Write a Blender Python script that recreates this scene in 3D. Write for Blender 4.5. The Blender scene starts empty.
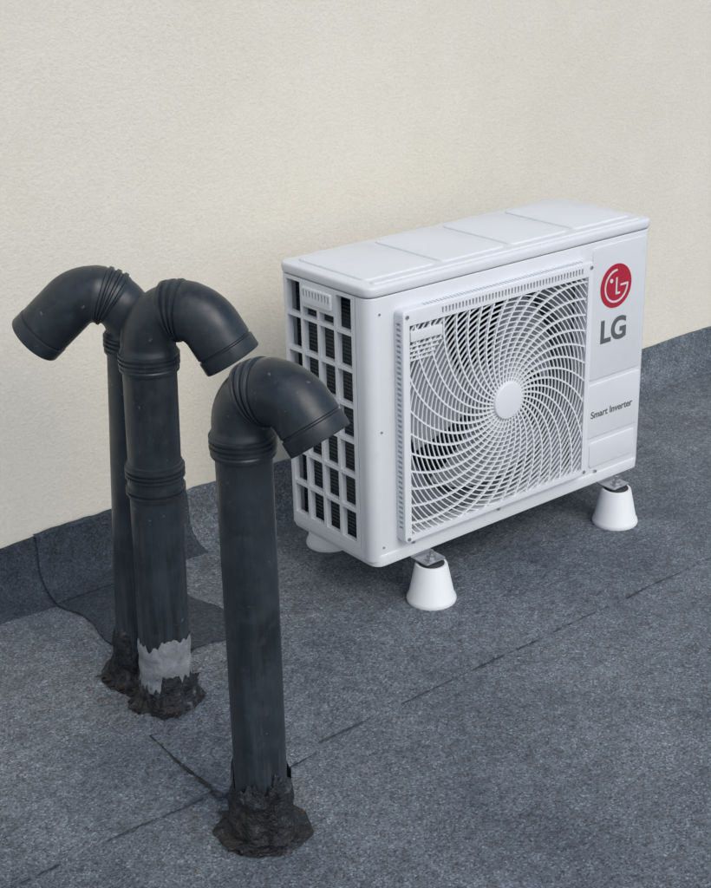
import bpy, bmesh, math, random
from mathutils import Vector, Matrix, noise
random.seed(7)
sc=bpy.context.scene
sc.view_settings.view_transform='Standard'
sc.view_settings.look='None'
sc.view_settings.exposure=0
COL=bpy.context.collection

# ---------------------------------------------------------------- helpers
def obj(name,me,parent=None,mat=None):
    o=bpy.data.objects.new(name,me); COL.objects.link(o)
    if parent: o.parent=parent
    if mat: me.materials.append(mat)
    return o
def empty(name):
    o=bpy.data.objects.new(name,None); COL.objects.link(o); o.empty_display_size=.1; return o
def finish(bm,name,parent,mat,smooth=35):
    bmesh.ops.recalc_face_normals(bm,faces=bm.faces[:])
    me=bpy.data.meshes.new(name); bm.to_mesh(me); bm.free()
    if smooth is not None:
        for p in me.polygons: p.use_smooth=True
        me.set_sharp_from_angle(angle=math.radians(smooth))
    return obj(name,me,parent,mat)
def bm_box(bm,x0,x1,y0,y1,z0,z1):
    vs=[bm.verts.new(c) for c in [(x0,y0,z0),(x1,y0,z0),(x1,y1,z0),(x0,y1,z0),(x0,y0,z1),(x1,y0,z1),(x1,y1,z1),(x0,y1,z1)]]
    fs=[bm.faces.new([vs[i] for i in q]) for q in [(3,2,1,0),(4,5,6,7),(0,1,5,4),(1,2,6,5),(2,3,7,6),(3,0,4,7)]]
    return vs,fs
def rbox(name,x0,x1,y0,y1,z0,z1,parent,mat,vr=0,hr=0,axis=2,seg=5):
    """box, edges parallel to axis rounded by vr, all others by hr"""
    bm=bmesh.new(); bm_box(bm,x0,x1,y0,y1,z0,z1)
    if vr>0:
        es=[e for e in bm.edges if abs((e.verts[0].co-e.verts[1].co).normalized()[axis])>.9]
        bmesh.ops.bevel(bm,geom=es,offset=vr,segments=seg,affect='EDGES',profile=.5)
    if hr>0:
        es=[e for e in bm.edges if len(e.link_faces)==2 and e.calc_face_angle()>.7]
        bmesh.ops.bevel(bm,geom=es,offset=hr,segments=3,affect='EDGES',profile=.5)
    return finish(bm,name,parent,mat)
def boolean(o,cut):
    m=o.modifiers.new("b",'BOOLEAN'); m.operation='DIFFERENCE'; m.object=cut; m.solver='EXACT'
    try: m.use_self=True
    except: pass
    dg=bpy.context.evaluated_depsgraph_get(); dg.update()
    me=bpy.data.meshes.new_from_object(o.evaluated_get(dg))
    o.modifiers.clear(); old=o.data; o.data=me
    bpy.data.objects.remove(cut)
    for p in me.polygons: p.use_smooth=True
    me.set_sharp_from_angle(angle=math.radians(30))
def cutter(boxes):
    bm=bmesh.new()
    for b in boxes: bm_box(bm,*b)
    bmesh.ops.recalc_face_normals(bm,faces=bm.faces[:])
    me=bpy.data.meshes.new("cut"); bm.to_mesh(me); bm.free()
    return obj("cut",me)
def cyl(name,c,axis,r0,r1,l,parent,mat,n=40,bev=0):
    bm=bmesh.new()
    bmesh.ops.create_cone(bm,cap_ends=True,segments=n,radius1=r0,radius2=r1,depth=l)
    if bev>0:
        es=[e for e in bm.edges if e.calc_face_angle()>.7 and len(e.link_faces)==2]
        bmesh.ops.bevel(bm,geom=es,offset=bev,segments=3,affect='EDGES',profile=.5)
    q=Vector((0,0,1)).rotation_difference(Vector(axis)).to_matrix().to_4x4()
    bmesh.ops.transform(bm,matrix=Matrix.Translation(c)@q,verts=bm.verts[:])
    return finish(bm,name,parent,mat)

# ---------------------------------------------------------------- materials
class NT:
    def __init__(s,name):
        s.m=bpy.data.materials.new(name); s.m.use_nodes=True; s.t=s.m.node_tree
        s.b=s.t.nodes['Principled BSDF']; s.tc=s.t.nodes.new('ShaderNodeTexCoord')
    def n(s,t): return s.t.nodes.new(t)
    def l(s,a,b): s.t.links.new(a,b)
    def noise(s,scale,detail=4,rough=.55,coord='Object',dist=0,stretch=None):
        x=s.n('ShaderNodeTexNoise'); x.inputs['Scale'].default_value=scale; x.inputs['Detail'].default_value=detail
        x.inputs['Roughness'].default_value=rough; x.inputs['Distortion'].default_value=dist
        v=s.tc.outputs[coord]
        if stretch:
            mp=s.n('ShaderNodeMapping'); mp.inputs['Scale'].default_value=stretch; s.l(v,mp.inputs[0]); v=mp.outputs[0]
        s.l(v,x.inputs['Vector']); return x.outputs['Fac']
    def cells(s,scale):
        x=s.n('ShaderNodeTexVoronoi'); x.inputs['Scale'].default_value=scale
        s.l(s.tc.outputs['Object'],x.inputs['Vector'])
        y=s.n('ShaderNodeSeparateColor'); s.l(x.outputs['Color'],y.inputs[0]); return y.outputs[0],x.outputs['Distance']
    def ramp(s,fac,stops):
        x=s.n('ShaderNodeValToRGB'); e=x.color_ramp.elements
        while len(e)<len(stops): e.new(.5)
        for i,(p,c) in enumerate(stops):
            e[i].position=p; e[i].color=(c,c,c,1) if not isinstance(c,tuple) else (*c,1)
        s.l(fac,x.inputs[0]); return x.outputs[0]
    def mix(s,f,a,b,mode='MIX'):
        x=s.n('ShaderNodeMix'); x.data_type='RGBA'; x.blend_type=mode; x.clamp_result=False
        for v,i in ((f,0),(a,6),(b,7)):
            if isinstance(v,(int,float)): x.inputs[i].default_value=v
            elif isinstance(v,tuple): x.inputs[i].default_value=(*v,1)
            else: s.l(v,x.inputs[i])
        return x.outputs[2]
    def bump(s,h,strength,dist,prev=None):
        x=s.n('ShaderNodeBump'); x.inputs['Strength'].default_value=strength; x.inputs['Distance'].default_value=dist
        s.l(h,x.inputs['Height'])
        if prev: s.l(prev,x.inputs['Normal'])
        return x.outputs[0]
    def out(s,color=None,rough=.5,normal=None,metal=0):
        if color is not None:
            if isinstance(color,tuple): s.b.inputs['Base Color'].default_value=(*color,1)
            else: s.l(color,s.b.inputs['Base Color'])
        if isinstance(rough,(int,float)): s.b.inputs['Roughness'].default_value=rough
        else: s.l(rough,s.b.inputs['Roughness'])
        s.b.inputs['Metallic'].default_value=metal
        if normal: s.l(normal,s.b.inputs['Normal'])
        return s.m

def m_wall():
    t=NT('cream_render')
    big=t.noise(1.1,3,.5); med=t.noise(9,4,.6); fine=t.noise(170,3,.7)
    c=t.ramp(big,[(.3,(.755,.715,.605)),(.7,(.785,.745,.645))])
    c=t.mix(.25,c,t.ramp(med,[(.3,(.71,.67,.56)),(.7,(.81,.77,.67))]))
    c=t.mix(.12,c,t.ramp(fine,[(.3,.45),(.6,1.0)]),'MULTIPLY')
    n=t.bump(med,.15,.004); n=t.bump(fine,.7,.0024,n)
    return t.out(c,.92,n)
def m_felt(name='roofing_felt',dark=False):
    t=NT(name)
    big=t.noise(1.3,5,.62,dist=.5); med=t.noise(6,5,.68); sm=t.noise(48,4,.7); cr,cd_=t.cells(360); g2=t.noise(190,2,.7)
    a=(.086,.110,.138); b=(.198,.228,.254)
    if dark: a=(.020,.032,.046); b=(.055,.076,.100)
    c=t.ramp(big,[(.37,a),(.64,b)])
    c=t.mix(.45,c,t.ramp(med,[(.32,tuple(x*.70 for x in a)),(.70,tuple(x*1.08 for x in b))]))
    c=t.mix(.60,c,t.ramp(sm,[(.32,.55),(.5,.95),(.7,1.2)]),'MULTIPLY')
    c=t.mix(1.0,c,t.ramp(cr,[(0,.40),(.22,.70),(.5,1.0),(.86,1.12),(.94,1.6),(1,2.0)]),'MULTIPLY')
    c=t.mix(.5,c,t.ramp(g2,[(.35,.45),(.6,1.15)]),'MULTIPLY')
    if not dark:
        st=t.noise(2.3,5,.7,dist=.8)
        c=t.mix(t.ramp(st,[(.64,0),(.76,.4)]),c,(.075,.062,.050))
    n=t.bump(med,.3,.006); n=t.bump(sm,.45,.004,n); n=t.bump(g2,.8,.0025,n)
    return t.out(c,.80,n)
def m_pipe():
    t=NT('weathered_black_pipe')
    a=t.noise(7,5,.65); b=t.noise(50,4,.7); sp=t.noise(90,2,.6); st=t.noise(1,5,.7,stretch=(55,55,4.5)); bl=t.noise(16,5,.7)
    sx=t.n('ShaderNodeSeparateXYZ'); t.l(t.tc.outputs['Object'],sx.inputs[0])
    low=t.ramp(sx.outputs['Z'],[(.05,.9),(.45,.14),(.62,.10),(.8,.30)])
    c=t.ramp(a,[(.3,(.009,.014,.018)),(.7,(.020,.029,.037))])
    dust=t.mix(1.0,low,t.ramp(st,[(.44,0),(.70,.7)]),'MULTIPLY')
    c=t.mix(dust,c,(.080,.100,.118))
    c=t.mix(t.ramp(bl,[(.45,0),(.70,.40)]),c,(.042,.056,.069))
    c=t.mix(t.ramp(b,[(.55,0),(.75,.45)]),c,(.052,.067,.080))
    c=t.mix(t.ramp(sp,[(.71,0),(.75,.6)]),c,(.15,.16,.17))
    r=t.ramp(bl,[(.35,.28),(.65,.52)])
    return t.out(c,r,t.bump(b,.15,.0016))
def m_bitumen():
    t=NT('bitumen')
    a=t.noise(30,5,.75); b=t.noise(130,3,.7); r_=t.noise(14,4,.7)
    c=t.ramp(a,[(.42,(.006,.007,.009)),(.56,(.018,.021,.025)),(.62,(.06,.067,.074)),(.70,(.19,.20,.21))])
    c=t.mix(t.ramp(r_,[(.52,0),(.66,.45)]),c,(.040,.030,.025))
    n=t.bump(a,.9,.014); n=t.bump(b,.7,.004,n)
    return t.out(c,.5,n)
def m_silver():
    t=NT('faded_sealant_band')
    a=t.noise(24,5,.75); b=t.noise(90,3,.7)
    c=t.ramp(a,[(.36,(.03,.035,.04)),(.42,(.17,.185,.20)),(.75,(.36,.375,.39))])
    return t.out(c,.7,t.bump(b,.7,.004))
def m_white(name,col,rough=.38,bump=.03):
    t=NT(name)
    a=t.noise(5,4,.6); d=t.noise(26,5,.7)
    c=t.mix(t.ramp(a,[(.35,0),(.8,.5)]),col,tuple(x*.90 for x in col))
    c=t.mix(t.ramp(d,[(.58,0),(.80,.35)]),c,tuple(x*.70 for x in col))
    return t.out(c,rough,t.bump(a,bump,.004))
def m_flat(name,col,rough=.5,metal=0):
    t=NT(name); a=t.noise(60,3,.6)
    c=t.mix(t.ramp(a,[(.4,0),(.8,.5)]),col,tuple(x*.75 for x in col))
    return t.out(c,rough,None,metal)
def m_coil():
    t=NT('coil_fins')
    w=t.n('ShaderNodeTexWave'); w.wave_type='BANDS'; w.bands_direction='Z'; w.inputs['Scale'].default_value=40
    t.l(t.tc.outputs['Object'],w.inputs['Vector'])
    c=t.ramp(w.outputs['Fac'],[(.2,(.010,.017,.022)),(.8,(.040,.058,.070))])
    return t.out(c,.45,t.bump(w.outputs['Fac'],.6,.003),0.3)

WALL=m_wall(); FELT=m_felt(); FELTD=m_felt('roofing_felt_dark',dark=True); PIPE=m_pipe(); BIT=m_bitumen(); SIL=m_silver()
BODY=m_white('cabinet_paint',(.73,.75,.77)); GRL=m_white('grille_plastic',(.78,.80,.82),.42); FOOTM=m_white('foot_plastic',(.82,.83,.83),.5)
DARK=m_flat('dark_interior',(.03,.036,.044),.7); SHR=m_flat('shroud_grey',(.18,.205,.23),.6); FAN=m_flat('fan_blade_grey',(.32,.35,.38),.45)
RED=m_flat('logo_red',(.46,.018,.045),.4); LOGW=m_flat('logo_white',(.72,.72,.72),.4); TXT=m_flat('text_grey',(.12,.125,.13),.5)
STEEL=m_flat('galvanised_steel',(.45,.47,.49),.38,.8); RUB=m_flat('black_rubber',(.02,.02,.022),.7); COIL=m_coil()
RUST=m_flat('dry_leaf_brown',(.10,.055,.03),.9)

# ---------------------------------------------------------------- ground
WY=.521
def sheet(name,x0,x1,y0,y1,z,parent,mat,step=.025,und=.0015,jit=.004,edge=.004):
    """thin felt sheet with uneven edges and slight undulation"""
    nx=max(2,int((x1-x0)/step)); ny=max(2,int((y1-y0)/step))
    bm=bmesh.new(); g=[]
    for j in range(ny+1):
        row=[]
        for i in range(nx+1):
            x=x0+(x1-x0)*i/nx; y=y0+(y1-y0)*j/ny
            h=und*noise.noise(Vector((x*1.7,y*1.7,3)))
            if j==0: y+=jit*noise.noise(Vector((x*9,1,z*70)))+jit*.5*noise.noise(Vector((x*40,5,0)))
            if j==ny: y+=jit*noise.noise(Vector((x*9,7,z*70)))
            if i==0: x+=jit*noise.noise(Vector((2,y*9,z*70)))
            if i==nx: x+=jit*noise.noise(Vector((8,y*9,z*70)))
            row.append(bm.verts.new((x,y,z+h)))
        g.append(row)
    for j in range(ny):
        for i in range(nx): bm.faces.new((g[j][i],g[j][i+1],g[j+1][i+1],g[j+1][i]))
    per=[g[0][i] for i in range(nx+1)]+[g[j][nx] for j in range(1,ny+1)]+[g[ny][i] for i in range(nx-1,-1,-1)]+[g[j][0] for j in range(ny-1,0,-1)]
    low=[bm.verts.new((v.co.x,v.co.y,v.co.z-edge-.006)) for v in per]
    k=len(per)
    for i in range(k): bm.faces.new((per[i],low[i],low[(i+1)%k],per[(i+1)%k]))
    return finish(bm,name,parent,mat,50)
bm=bmesh.new()
vs=[bm.verts.new(c) for c in [(-250,-250,-.004),(250,-250,-.004),(250,250,-.004),(-250,250,-.004)]]; bm.faces.new(vs)
ground=finish(bm,'ground',None,FELT,None)
sheet('felt_sheet_front',-4,6,-1.35,-.20,.000,ground,FELT,.03)
sheet('felt_sheet_back',-4,6,-.275,WY-.004,.0035,ground,FELT,.025)
sheet('felt_patch_small',-.555,-.36,-.300,-.085,.0070,ground,FELT,.01,jit=.008)
sheet('felt_patch_dark',-.455,-.24,.10,WY-.010,.0080,ground,FELTD,.012,jit=.03)
def bleed(name,p0,p1,w,z,parent,seed=0,base=.15,mat=None):
    p0=Vector(p0);p1=Vector(p1);L=(p1-p0).length;d=(p1-p0)/L;nn=Vector((-d.y,d.x))
    bm=bmesh.new();pr=None;n=int(L/.005)
    for i in range(n+1):
        s=i*L/n; c=p0+d*s
        ww=w*(base+1.5*noise.noise(Vector((s*12,seed,2)))+1.1*noise.noise(Vector((s*60,4,seed))))
        if ww<=.0002: pr=None; continue
        off=.006*noise.noise(Vector((s*9,seed,3)))
        a=c+nn*(off+ww);b=c+nn*(off-ww)
        cur=(bm.verts.new((a.x,a.y,z)),bm.verts.new((b.x,b.y,z)))
        if pr: bm.faces.new((pr[0],pr[1],cur[1],cur[0]))
        pr=cur
    return finish(bm,name,parent,mat or BIT,None)
bleed('seam_bitumen',(-2,-.279),(3,-.279),.0018,.0022,ground,1,.50,FELTD)
bleed('seam_bitumen_patch',(-.562,-.30),(-.556,-.08),.0045,.0062,ground,5,.75)
bleed('seam_bitumen_patch',(-.557,-.302),(-.37,-.302),.003,.0030,ground,8,.4,FELTD)

# ---------------------------------------------------------------- wall + upstand
wall=rbox('rendered_wall',-7,9,WY,WY+.25,-.05,3.6,None,WALL)
H=.126
def upstand(nm,x0,x1,mat):
    bm=bmesh.new(); prof=[]
    N=int((x1-x0)/.02)
    for i in range(N+1):
        x=x0+(x1-x0)*i/N
        w=.004*noise.noise(Vector((x*6,0,0)))
        hh=H+.006*noise.noise(Vector((x*4,3,0)))+.003*noise.noise(Vector((x*22,3,0)))
        if x>-.2: hh-=min(.022,(x+.2)*.03)
        pr=[(WY-.002,hh+.001),(WY-.007+w*.3,hh),(WY-.010+w,hh-.012),(WY-.012+w,.05),(WY-.024+w,.028),(WY-.046+w,.012),(WY-.08+w*3,.0030)]
        prof.append([bm.verts.new((x,a,b)) for a,b in pr])
    for i in range(N):
        for j in range(len(pr)-1): bm.faces.new((prof[i][j],prof[i][j+1],prof[i+1][j+1],prof[i+1][j]))
    finish(bm,nm,wall,mat,60)
upstand('felt_upstand_old',-4,-.10,FELTD)
upstand('felt_upstand_new',-.10,6,FELT)
bm=bmesh.new(); prof=[]
for i in range(41):
    x=-.46+.27*i/40; w=.002*noise.noise(Vector((x*30,9,0)))
    pr=[(WY-.006,H+.010+w*2),(WY-.018+w,H+.006+w*2),(WY-.019+w,.055),(WY-.034+w,.03),(WY-.056+w,.016),(WY-.08,.009)]
    prof.append([bm.verts.new((x,a,b)) for a,b in pr])
for i in range(40):
    for j in range(len(pr)-1): bm.faces.new((prof[i][j],prof[i][j+1],prof[i+1][j+1],prof[i+1][j]))
finish(bm,'felt_upstand_patch',wall,FELTD,60)

# ---------------------------------------------------------------- AC unit
W,D,BH,Z0=.77,.274,.553,.108
ZT=Z0+BH
ac=empty('air_conditioner_outdoor_unit')
cab=rbox('cabinet',0,W,0,D,Z0,ZT-.022,ac,BODY,vr=.022,hr=.0025,seg=8)
boolean(cab,cutter([(.012,W-.012,.010,D-.010,Z0+.012,ZT-.03)]))
GX0,GX1,GZ0,GZ1=.060,.566,Z0+.034,Z0+.503
boolean(cab,cutter([(GX0+.016,GX1-.016,-.05,.03,GZ0+.014,GZ1-.014)]))
yb=[.046,.098,.150,.202,.252]; cuts=[]
zr=[Z0+.030+i*.0715 for i in range(8)]
for i in range(4):
    for j in range(7):
        z1=zr[j+1]-.0075
        if j==6 and i in(1,2): z1-=.045
        if z1-zr[j]<.01: continue
        cuts.append((-.05,.03,yb[i]+.004,yb[i+1]-.004,zr[j],z1))
boolean(cab,cutter(cuts))
boolean(cab,cutter([(-.01,.0018,yb[0]-.010,yb[0]-.0075,Z0+.018,Z0+.532),(-.01,.0018,yb[0]-.0075,.262,Z0+.018,Z0+.0205)]))
hx=rbox('side_handle',-.005,.004,.106,.196,ZT-.066,ZT-.034,ac,GRL,vr=.004,hr=.002,axis=0,seg=3)
boolean(hx,cutter([(-.02,.0,.110+k*.0095,.110+k*.0095+.0045,ZT-.052,ZT-.039) for k in range(9)]))
rbox('coil_left',.030,.045,.014,D-.014,Z0+.014,ZT-.034,ac,COIL)
rbox('coil_rear',.050,W-.014,D-.034,D-.014,Z0+.014,ZT-.034,ac,COIL)
rbox('lid_gap',.003,W-.003,.003,D-.003,ZT-.0225,ZT-.0205,ac,DARK,vr=.02)
lid=rbox('top_lid',-.0022,W+.0022,-.0022,D+.0022,ZT-.021,ZT,ac,BODY,vr=.024,hr=.006,seg=8)
for k,(a,b) in enumerate([(.026,.200),(.216,.382),(.398,.560),(.576,.744)]):
    rbox('lid_emboss_%d'%k,a,b,.040,D-.024,ZT-.004,ZT+.0034,ac,BODY,vr=.014,hr=.0030)
rbox('lid_emboss_front',.026,W-.026,.012,.028,ZT-.004,ZT+.0024,ac,BODY,vr=.006,hr=.002)
rbox('base_rail',.006,W-.006,-.0025,D+.002,Z0-.010,Z0+.014,ac,BODY,vr=.020,hr=.002)
for x in (.10,.33,.62):
    cyl('screw',(x,-.0035,Z0+.019),(0,-1,0),.0035,.003,.003,ac,STEEL,12)
for z in (.03,.27,.50): cyl('screw',(.026,-.001,Z0+z),(0,-1,0),.0022,.002,.003,ac,STEEL,12)

# fan grille frame
FR=-.026
fr=rbox('grille_frame',GX0,GX1,FR,.002,GZ0,GZ1,ac,GRL,vr=.010,hr=.003,axis=1)
IX0,IX1,IZ0,IZ1=GX0+.016,GX1-.016,GZ0+.014,GZ1-.030
boolean(fr,cutter([(IX0,IX1,FR-.02,.02,IZ0,IZ1)]))
boolean(fr,cutter([(GX0-.01,GX0+.006,FR+.007,-.006,GZ0+.03+k*.0105,GZ0+.03+k*.0105+.0055) for k in range(40)]))
boolean(fr,cutter([(GX0+.095+k*.0085,GX0+.095+k*.0085+.0042,FR-.01,.01,GZ1-.022,GZ1-.010) for k in range(45)]))
boolean(fr,cutter([(GX0+.06+k*.0085,GX0+.06+k*.0085+.0042,FR+.008,-.006,GZ1-.006,GZ1+.01) for k in range(50)]))
for (x,z) in ((GX0+.009,GZ0+.009),(GX1-.009,GZ0+.009),(GX0+.010,GZ1-.012),(GX1-.009,GZ1-.012)):
    cyl('grille_screw',(x,FR-.001,z),(0,-1,0),.004,.0035,.003,ac,STEEL,12)
CX,CZ=.326,Z0+.266
def inside(x,z,m=0): return IX0-m<=x<=IX1+m and IZ0-m<=z<=IZ1+m
bm=bmesh.new()
def strip(pts,w,d,y):
    """flat bar through pts (x,z) list, width w, depth d from y backward"""
    prev=None
    n=len(pts)
    for i,(x,z) in enumerate(pts):
        a=pts[max(0,i-1)];b=pts[min(n-1,i+1)]
        tx,tz=b[0]-a[0],b[1]-a[1];L=math.hypot(tx,tz) or 1;nx,nz=-tz/L,tx/L
        yy=y if not callable(y) else y(x,z)
        cur=[bm.verts.new((x+nx*w/2,yy,z+nz*w/2)),bm.verts.new((x-nx*w/2,yy,z-nz*w/2)),bm.verts.new((x-nx*w/2,yy+d,z-nz*w/2)),bm.verts.new((x+nx*w/2,yy+d,z+nz*w/2))]
        if prev:
            for k in range(4): bm.faces.new((prev[k],prev[(k+1)%4],cur[(k+1)%4],cur[k]))
        else: bm.faces.new(cur)
        prev=cur
    if prev: bm.faces.new(prev[::-1])
def dome(x,z):
    r=math.hypot(x-CX,z-CZ); return FR+.004-.006*max(0,1-(r/.24)**2)
R0=.034
r=R0+.012
while r<.36:
    seg=[];n=int(2*math.pi*r/.006)
    for i in range(n+1):
        t=2*math.pi*i/n; x=CX+r*math.cos(t); z=CZ+r*math.sin(t)
        if inside(x,z,.003): seg.append((x,z))
        else:
            if len(seg)>1: strip(seg,.0021,.0026,dome)
            seg=[]
    if len(seg)>1: strip(seg,.0021,.0026,dome)
    r+=.0102
def rib(t0,ra,w):
    seg=[]; r=ra
    while r<.37:
        t=t0-.80*(max(0.0,(r-R0))/.2)**.9
        x=CX+r*math.cos(t); z=CZ+r*math.sin(t)
        if not inside(x,z,.004): break
        seg.append((x,z)); r+=.006
    if len(seg)>1: strip(seg,w,.006,lambda x,z:dome(x,z)-.001)
NR=36
for i in range(NR): rib(2*math.pi*i/NR,R0-.006,.0034)
finish(bm,'grille_ribs',ac,GRL,30)
cyl('grille_hub',(CX,FR-.003,CZ),(0,-1,0),.040,.038,.010,ac,GRL,48,.0025)
rbox('grille_plate',IX0+.002,IX0+.080,FR-.001,FR+.006,IZ1-.032,IZ1-.012,ac,GRL,vr=.003,hr=.001,axis=1)
for k in range(4): rbox('grille_slat',IX0+.002,IX0+.080-.008*k,FR+.001,FR+.006,IZ1-.042-k*.009,IZ1-.0395-k*.009,ac,GRL)
bm=bmesh.new(); n=64; RS=.222
inn=[];inb=[];ou=[]
for i in range(n):
    t=2*math.pi*(i+.5)/n;c,s=math.cos(t),math.sin(t)
    inn.append(bm.verts.new((CX+RS*c,.020,CZ+RS*s))); inb.append(bm.verts.new((CX+RS*c,.075,CZ+RS*s)))
    k=min((.255)/abs(c) if abs(c)>1e-6 else 9,(.262)/abs(s) if abs(s)>1e-6 else 9)
    ou.append(bm.verts.new((CX+k*c,.016,CZ+k*s)))
for i in range(n):
    j=(i+1)%n; bm.faces.new((inn[i],inn[j],ou[j],ou[i])); bm.faces.new((inn[i],inb[i],inb[j],inn[j]))
finish(bm,'fan_shroud',ac,SHR,40)
bm=bmesh.new()
for b in range(3):
    g=[]
    for i in range(13):
        rr=.045+(.208-.045)*i/12; row=[]
        span=math.radians(62+26*i/12)
        for j in range(15):
            u=j/14; t=b*2*math.pi/3+.35+u*span-.5*(i/12)
            y=.062-.040*u+.008*math.sin(u*math.pi)
            row.append(bm.verts.new((CX+rr*math.cos(t),y,CZ+rr*math.sin(t))))
        g.append(row)
    for i in range(12):
        for j in range(14): bm.faces.new((g[i][j],g[i+1][j],g[i+1][j+1],g[i][j+1]))
finish(bm,'fan_blades',ac,FAN,60)
cyl('fan_boss',(CX,.045,CZ),(0,-1,0),.055,.048,.05,ac,FAN,40,.004)
rbox('partition',.590,.600,.012,D-.036,Z0+.014,ZT-.034,ac,DARK)

rbox('front_emboss_upper',.588,.752,-.0022,.003,Z0+.232,Z0+.520,ac,BODY,vr=.010,hr=.0015,axis=1)
rbox('front_emboss_mid',.588,.752,-.0022,.003,Z0+.100,Z0+.222,ac,BODY,vr=.008,hr=.0015,axis=1)
rbox('front_emboss_low',.600,.742,-.0022,.003,Z0+.030,Z0+.088,ac,BODY,vr=.008,hr=.0015,axis=1)
PY=-.0022
LX,LZ=.660,Z0+.428
cyl('logo_disc',(LX,PY-.0006,LZ),(0,-1,0),.047,.047,.0014,ac,RED,64)
bm=bmesh.new()
def arcstrip(r,a0,a1,w):
    n=40; strip([(LX+r*math.cos(math.radians(a0+(a1-a0)*i/n)),LZ+r*math.sin(math.radians(a0+(a1-a0)*i/n))) for i in range(n+1)],w,.001,PY-.0021)
arcstrip(.034,88,360,.0042)
strip([(LX+.0361,LZ),(LX+.012,LZ)],.0042,.0011,PY-.0022)
strip([(LX,LZ+.018),(LX,LZ-.0165)],.0042,.0011,PY-.0023)
strip([(LX-.0021,LZ-.0165),(LX+.012,LZ-.0165)],.0042,.0011,PY-.0021)
finish(bm,'logo_mark',ac,LOGW,None)
cyl('logo_dot',(LX-.016,PY-.0018,LZ+.013),(0,-1,0),.0045,.0045,.0012,ac,LOGW,20)
def text(s,name,x,z,size,off,mat,sx=1):
    cu=bpy.data.curves.new(name,'FONT'); cu.body=s; cu.size=size; cu.align_x='CENTER'; cu.align_y='CENTER'; cu.offset=off; cu.extrude=.0003
    t=bpy.data.objects.new(name,cu); COL.objects.link(t)
    dg=bpy.context.evaluated_depsgraph_get(); dg.update()
    me=bpy.data.meshes.new_from_object(t.evaluated_get(dg)); bpy.data.objects.remove(t)
    me.transform(Matrix.Translation((x,PY-.0006,z))@Matrix.Rotation(math.pi/2,4,'X')@Matrix.Diagonal((sx,1,1,1)))
    me.materials.clear()
    return obj(name,me,ac,mat)
text('LG','brand_letters',.658,Z0+.331,.068,.0020,TXT,1.0)
text('Smart Inverter','label_letters',.664,Z0+.152,.022,.0002,TXT,1.0)

# feet
def foot(x,y,front):
    s=-1 if front else 1
    bm=bmesh.new(); prof=[(0.0,.0),(.049,.0),(.050,.004),(.0485,.010),(.0455,.014),(.0325,.078),(.031,.081),(.0,.081)]
    prof=[(a,b+.0035) for a,b in prof]
    n=40; rings=[[bm.verts.new((x+a*math.cos(2*math.pi*i/n),y+a*math.sin(2*math.pi*i/n),b)) for i in range(n)] for a,b in prof[1:-1]]
    for q in range(len(rings)-1):
        for i in range(n): bm.faces.new((rings[q][i],rings[q][(i+1)%n],rings[q+1][(i+1)%n],rings[q+1][i]))
    bm.faces.new(rings[0]); bm.faces.new(rings[-1])
    finish(bm,'foot_cone',ac,FOOTM,40)
    cyl('foot_rubber',(x,y,.0868),(0,0,1),.027,.023,.006,ac,RUB,24)
    y0,y1=sorted((y+s*.016,y-s*.035))
    rbox('bracket',x-.026,x+.026,y0,y1,.0905,.0935,ac,STEEL,vr=.006,hr=.0008)
    rbox('bracket_rise',x-.026,x+.026,min(y-s*.034,y-s*.031),max(y-s*.034,y-s*.031),.0935,.104,ac,STEEL)
    cyl('washer',(x,y,.0948),(0,0,1),.013,.013,.0022,ac,STEEL,24)
    cyl('nut',(x,y,.0995),(0,0,1),.009,.009,.007,ac,STEEL,6)
    cyl('bolt',(x,y,.106),(0,0,1),.0045,.0045,.012,ac,STEEL,12)
for x in (.122,.660):
    foot(x,-.030,True); foot(x,D+.030,False)

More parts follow.
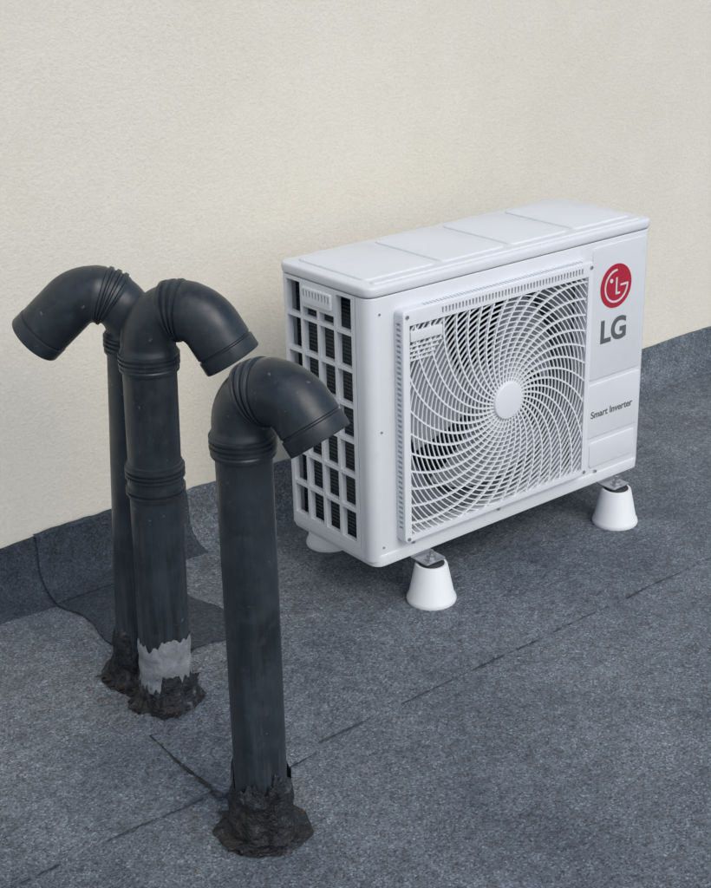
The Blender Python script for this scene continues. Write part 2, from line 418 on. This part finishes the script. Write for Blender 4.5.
# ---------------------------------------------------------------- vent pipes
def vent(name,bx,by,lean,azdeg,phi,R,s0,s1,sm,zc=.625,band=None,silver=False,bseed=0,RP=.0425,q_=1.0):
    root=empty(name)
    base=Vector((bx,by,0)); lv=Vector((.788,-.616,0))*lean/.64
    up=(Vector((0,0,1))+lv).normalized()
    def ringmesh(nm,frames,mat,n=48,cap_end=True,wob=0,zj=0):
        bm=bmesh.new(); rs=[]
        for fi,(c,N,B,r) in enumerate(frames):
            row=[]
            for i in range(n):
                a=2*math.pi*i/n; dv=N*math.cos(a)+B*math.sin(a); k=1
                if wob:
                    v=(c+dv*.05)
                    k=1+wob*(noise.noise(v*22+Vector((bseed*3,0,0)))+.7*noise.noise(v*60+Vector((bseed*3,0,0))))
                p=c+dv*r*k
                if zj: p=p+up*(zj*(fi/(len(frames)-1))*(noise.noise(Vector((math.cos(a)*1.6,math.sin(a)*1.6,bseed*5)))+.6*noise.noise(Vector((math.cos(a)*6,math.sin(a)*6,bseed*5)))))
                row.append(bm.verts.new(p))
            rs.append(row)
        for q in range(len(rs)-1):
            for i in range(n): bm.faces.new((rs[q][i],rs[q][(i+1)%n],rs[q+1][(i+1)%n],rs[q+1][i]))
        if cap_end: bm.faces.new(rs[-1])
        return finish(bm,nm,root,mat,32)
    X=Vector((1,0,0)); X=(X-up*X.dot(up)).normalized(); Y=up.cross(X)
    sc_=1/up.z
    P=lambda z: base+up*(z*sc_)
    ringmesh('pipe',[(P(z),X,Y,RP) for z in [0,.1,.2,.3,.4,.5,zc+.01]],PIPE)
    def ribs(s,n,rb,rt,pitch=.0075):
        o=[]
        for k in range(n):
            o+= [(s+k*pitch,rb),(s+k*pitch+.0014,rt),(s+k*pitch+.0045,rt),(s+k*pitch+.0058,rb)]
        return o
    if band:
        seq=[(band,RP-.001),(band,.0465),(band+.003,.047)]+ribs(band+.005,2,.0465,.0500)+[(band+.026,.0462),(band+.032,.0462)]+ribs(band+.034,3,.0465,.0500)+[(band+.060,.0465),(band+.062,RP-.001)]
        ringmesh('pipe_coupling',[(P(s),X,Y,r) for s,r in seq],PIPE,cap_end=False)
    az=math.radians(azdeg); A=Vector((math.cos(az),math.sin(az),0)); A=(A-up*A.dot(up)).normalized(); Nn=up.cross(A)
    ph=math.radians(phi); o=P(zc); La=R*ph; T=s0+La+s1
    def fr(s):
        if s<=s0: return o+up*s, up
        if s<=s0+La:
            a=(s-s0)/R; return o+up*(s0+R*math.sin(a))+A*(R*(1-math.cos(a))), up*math.cos(a)+A*math.sin(a)
        t=s-s0-La; return o+up*(s0+R*math.sin(ph)+t*math.cos(ph))+A*(R*(1-math.cos(ph))+t*math.sin(ph)), up*math.cos(ph)+A*math.sin(ph)
    rb=.0445
    seq=[(0,.0415),(0,.0475),(.002,.0487),(.006,.0487),(.008,.0472)]+ribs(.010,3,.0472,.0500)+[(.034,.0470),(.038,rb)]
    s=.044
    while s<sm-.012: seq.append((s,rb)); s+=.006
    seq+=[(sm-.012,rb),(sm-.010,.0462)]+ribs(sm-.008,3,.0465,.0504)+[(sm+.016,.0482),(sm+.024,.0484)]
    s=sm+.030
    while s<T-.030: seq.append((s,.0474)); s+=.006
    seq+=[(T-.028,.0474),(T-.0265,.0455),(T-.0245,.0455),(T-.023,.0484),(T-.002,.0484),(T,.0474),(T,.0440),(T-.02,.0438),(T-.05,.0420),(T-.08,.0420)]
    frames=[]
    for s,r in seq:
        c,t=fr(s); B=t.cross(Nn); frames.append((c,Nn,B,r*q_))
    ringmesh('elbow',frames,PIPE)
    fz=[(.0,.074),(.004,.064),(.010,.057),(.022,.0525),(.04,.0500),(.06,.0485),(.085,.0470),(.105,.0430)]
    if silver: fz=[(.0,.074),(.005,.064),(.012,.057),(.025,.0520),(.042,.0495),(.056,.0455)]
    if RP<.042: fz=[(a,b-.0015) for a,b in fz]
    def dense(l):
        o=[]
        for (a,b),(c,d) in zip(l,l[1:]):
            for k in range(4): o.append((a+(c-a)*k/4,b+(d-b)*k/4))
        return o+[l[-1]]
    ringmesh('bitumen_collar',[(P(z),X,Y,r) for z,r in dense(fz)],BIT,n=96,cap_end=False,wob=.15,zj=.040)
    if silver: ringmesh('sealant_band',[(P(z),X,Y,.0460+.0010*math.sin(z*180)) for z in [.035+.006*k for k in range(17)]],SIL,n=72,cap_end=False,wob=.02,zj=.022)
    bm=bmesh.new(); c=bm.verts.new((bx,by,.0105)); rr=[]
    for i in range(120):
        t=2*math.pi*i/120; r=.066+.028*noise.noise(Vector((math.cos(t)*1.5,math.sin(t)*1.5,bseed)))+.022*noise.noise(Vector((math.cos(t)*6,math.sin(t)*6,bseed+4)))
        rr.append(bm.verts.new((bx+r*math.cos(t),by+r*math.sin(t),.0088)))
    for i in range(120): bm.faces.new((c,rr[i],rr[(i+1)%120]))
    finish(bm,'bitumen_splat',root,BIT,None)
    return root
vent('vent_pipe',-.551,-.404,.004,-68,145,.055,.044,.042,.044+.055*math.radians(62),bseed=1,RP=.0400,q_=.945)
vent('vent_pipe',-.470,.008,.019,-52,147,.060,.043,.058,.043+.060*math.radians(78),zc=.620,band=.40,silver=True,bseed=2,RP=.0440,q_=1.0)
vent('vent_pipe',-.466,.107,.040,140,137,.060,.036,.088,.036+.060*math.radians(66),zc=.624,bseed=3,RP=.0430,q_=.98)

# ---------------------------------------------------------------- debris
bm=bmesh.new()
def fleck(x,y,z,s):
    a=random.uniform(0,6.28); pts=[]
    for k in range(5):
        t=a+k*1.256; r=s*random.uniform(.4,1)
        pts.append(bm.verts.new((x+r*math.cos(t)*1.5,y+r*math.sin(t)*.8,z+random.uniform(.0005,.003))))
    bm.faces.new(pts)
for i in range(420):
    c=random.choice([(-.47,.02),(-.42,-.03),(-.55,-.40),(-.50,-.38),(-.40,.20),(-.58,.10),(-.53,-.08)])
    x=random.gauss(c[0],.07); y=random.gauss(c[1],.06)
    fleck(x,y,.0095 if y>-.27 else .006,random.uniform(.001,.0036))
for i in range(90):
    fleck(random.uniform(-1.2,1.6),random.uniform(-.9,.45),.0070,random.uniform(.0008,.0022))
finish(bm,'leaf_debris',None,RUST,None)

# ---------------------------------------------------------------- camera
f,cx,cy,cz,pi_,ya,ro=1.429,-1.537,-1.922,1.380,.392,.663,-.027
F=Vector((math.sin(ya)*math.cos(pi_),math.cos(ya)*math.cos(pi_),-math.sin(pi_)))
Rv=Vector((math.cos(ya),-math.sin(ya),0)); U=Rv.cross(F)
R2=Rv*math.cos(ro)+U*math.sin(ro); U2=-Rv*math.sin(ro)+U*math.cos(ro)
cd=bpy.data.cameras.new('camera'); co=bpy.data.objects.new('camera',cd); COL.objects.link(co)
M=Matrix((R2,U2,-F)).transposed().to_4x4(); M.translation=Vector((cx,cy,cz)); co.matrix_world=M
cd.sensor_fit='VERTICAL'; cd.sensor_height=24; cd.lens=24*f*1000/888
cd.clip_end=1000; cd.clip_start=.05
sc.camera=co

# ---------------------------------------------------------------- light
w=bpy.data.worlds.new('World'); sc.world=w; w.use_nodes=True
nt=w.node_tree; sky=nt.nodes.new('ShaderNodeTexSky'); sky.sky_type='NISHITA'; sky.sun_disc=False
el=math.radians(44)
saz=math.radians(-92)
d=Vector((math.cos(saz)*math.cos(el),math.sin(saz)*math.cos(el),math.sin(el)))
sky.sun_elevation=el; sky.sun_rotation=math.pi/2-saz
sky.air_density=1.0; sky.dust_density=1.5
nt.links.new(sky.outputs[0],nt.nodes['Background'].inputs[0]); nt.nodes['Background'].inputs[1].default_value=.15
sl=bpy.data.lights.new('sun','SUN'); so=bpy.data.objects.new('sun',sl); COL.objects.link(so)
sl.energy=1.4; sl.angle=math.radians(40); sl.color=(1,.965,.91)
so.rotation_euler=(-d).to_track_quat('-Z','Y').to_euler()
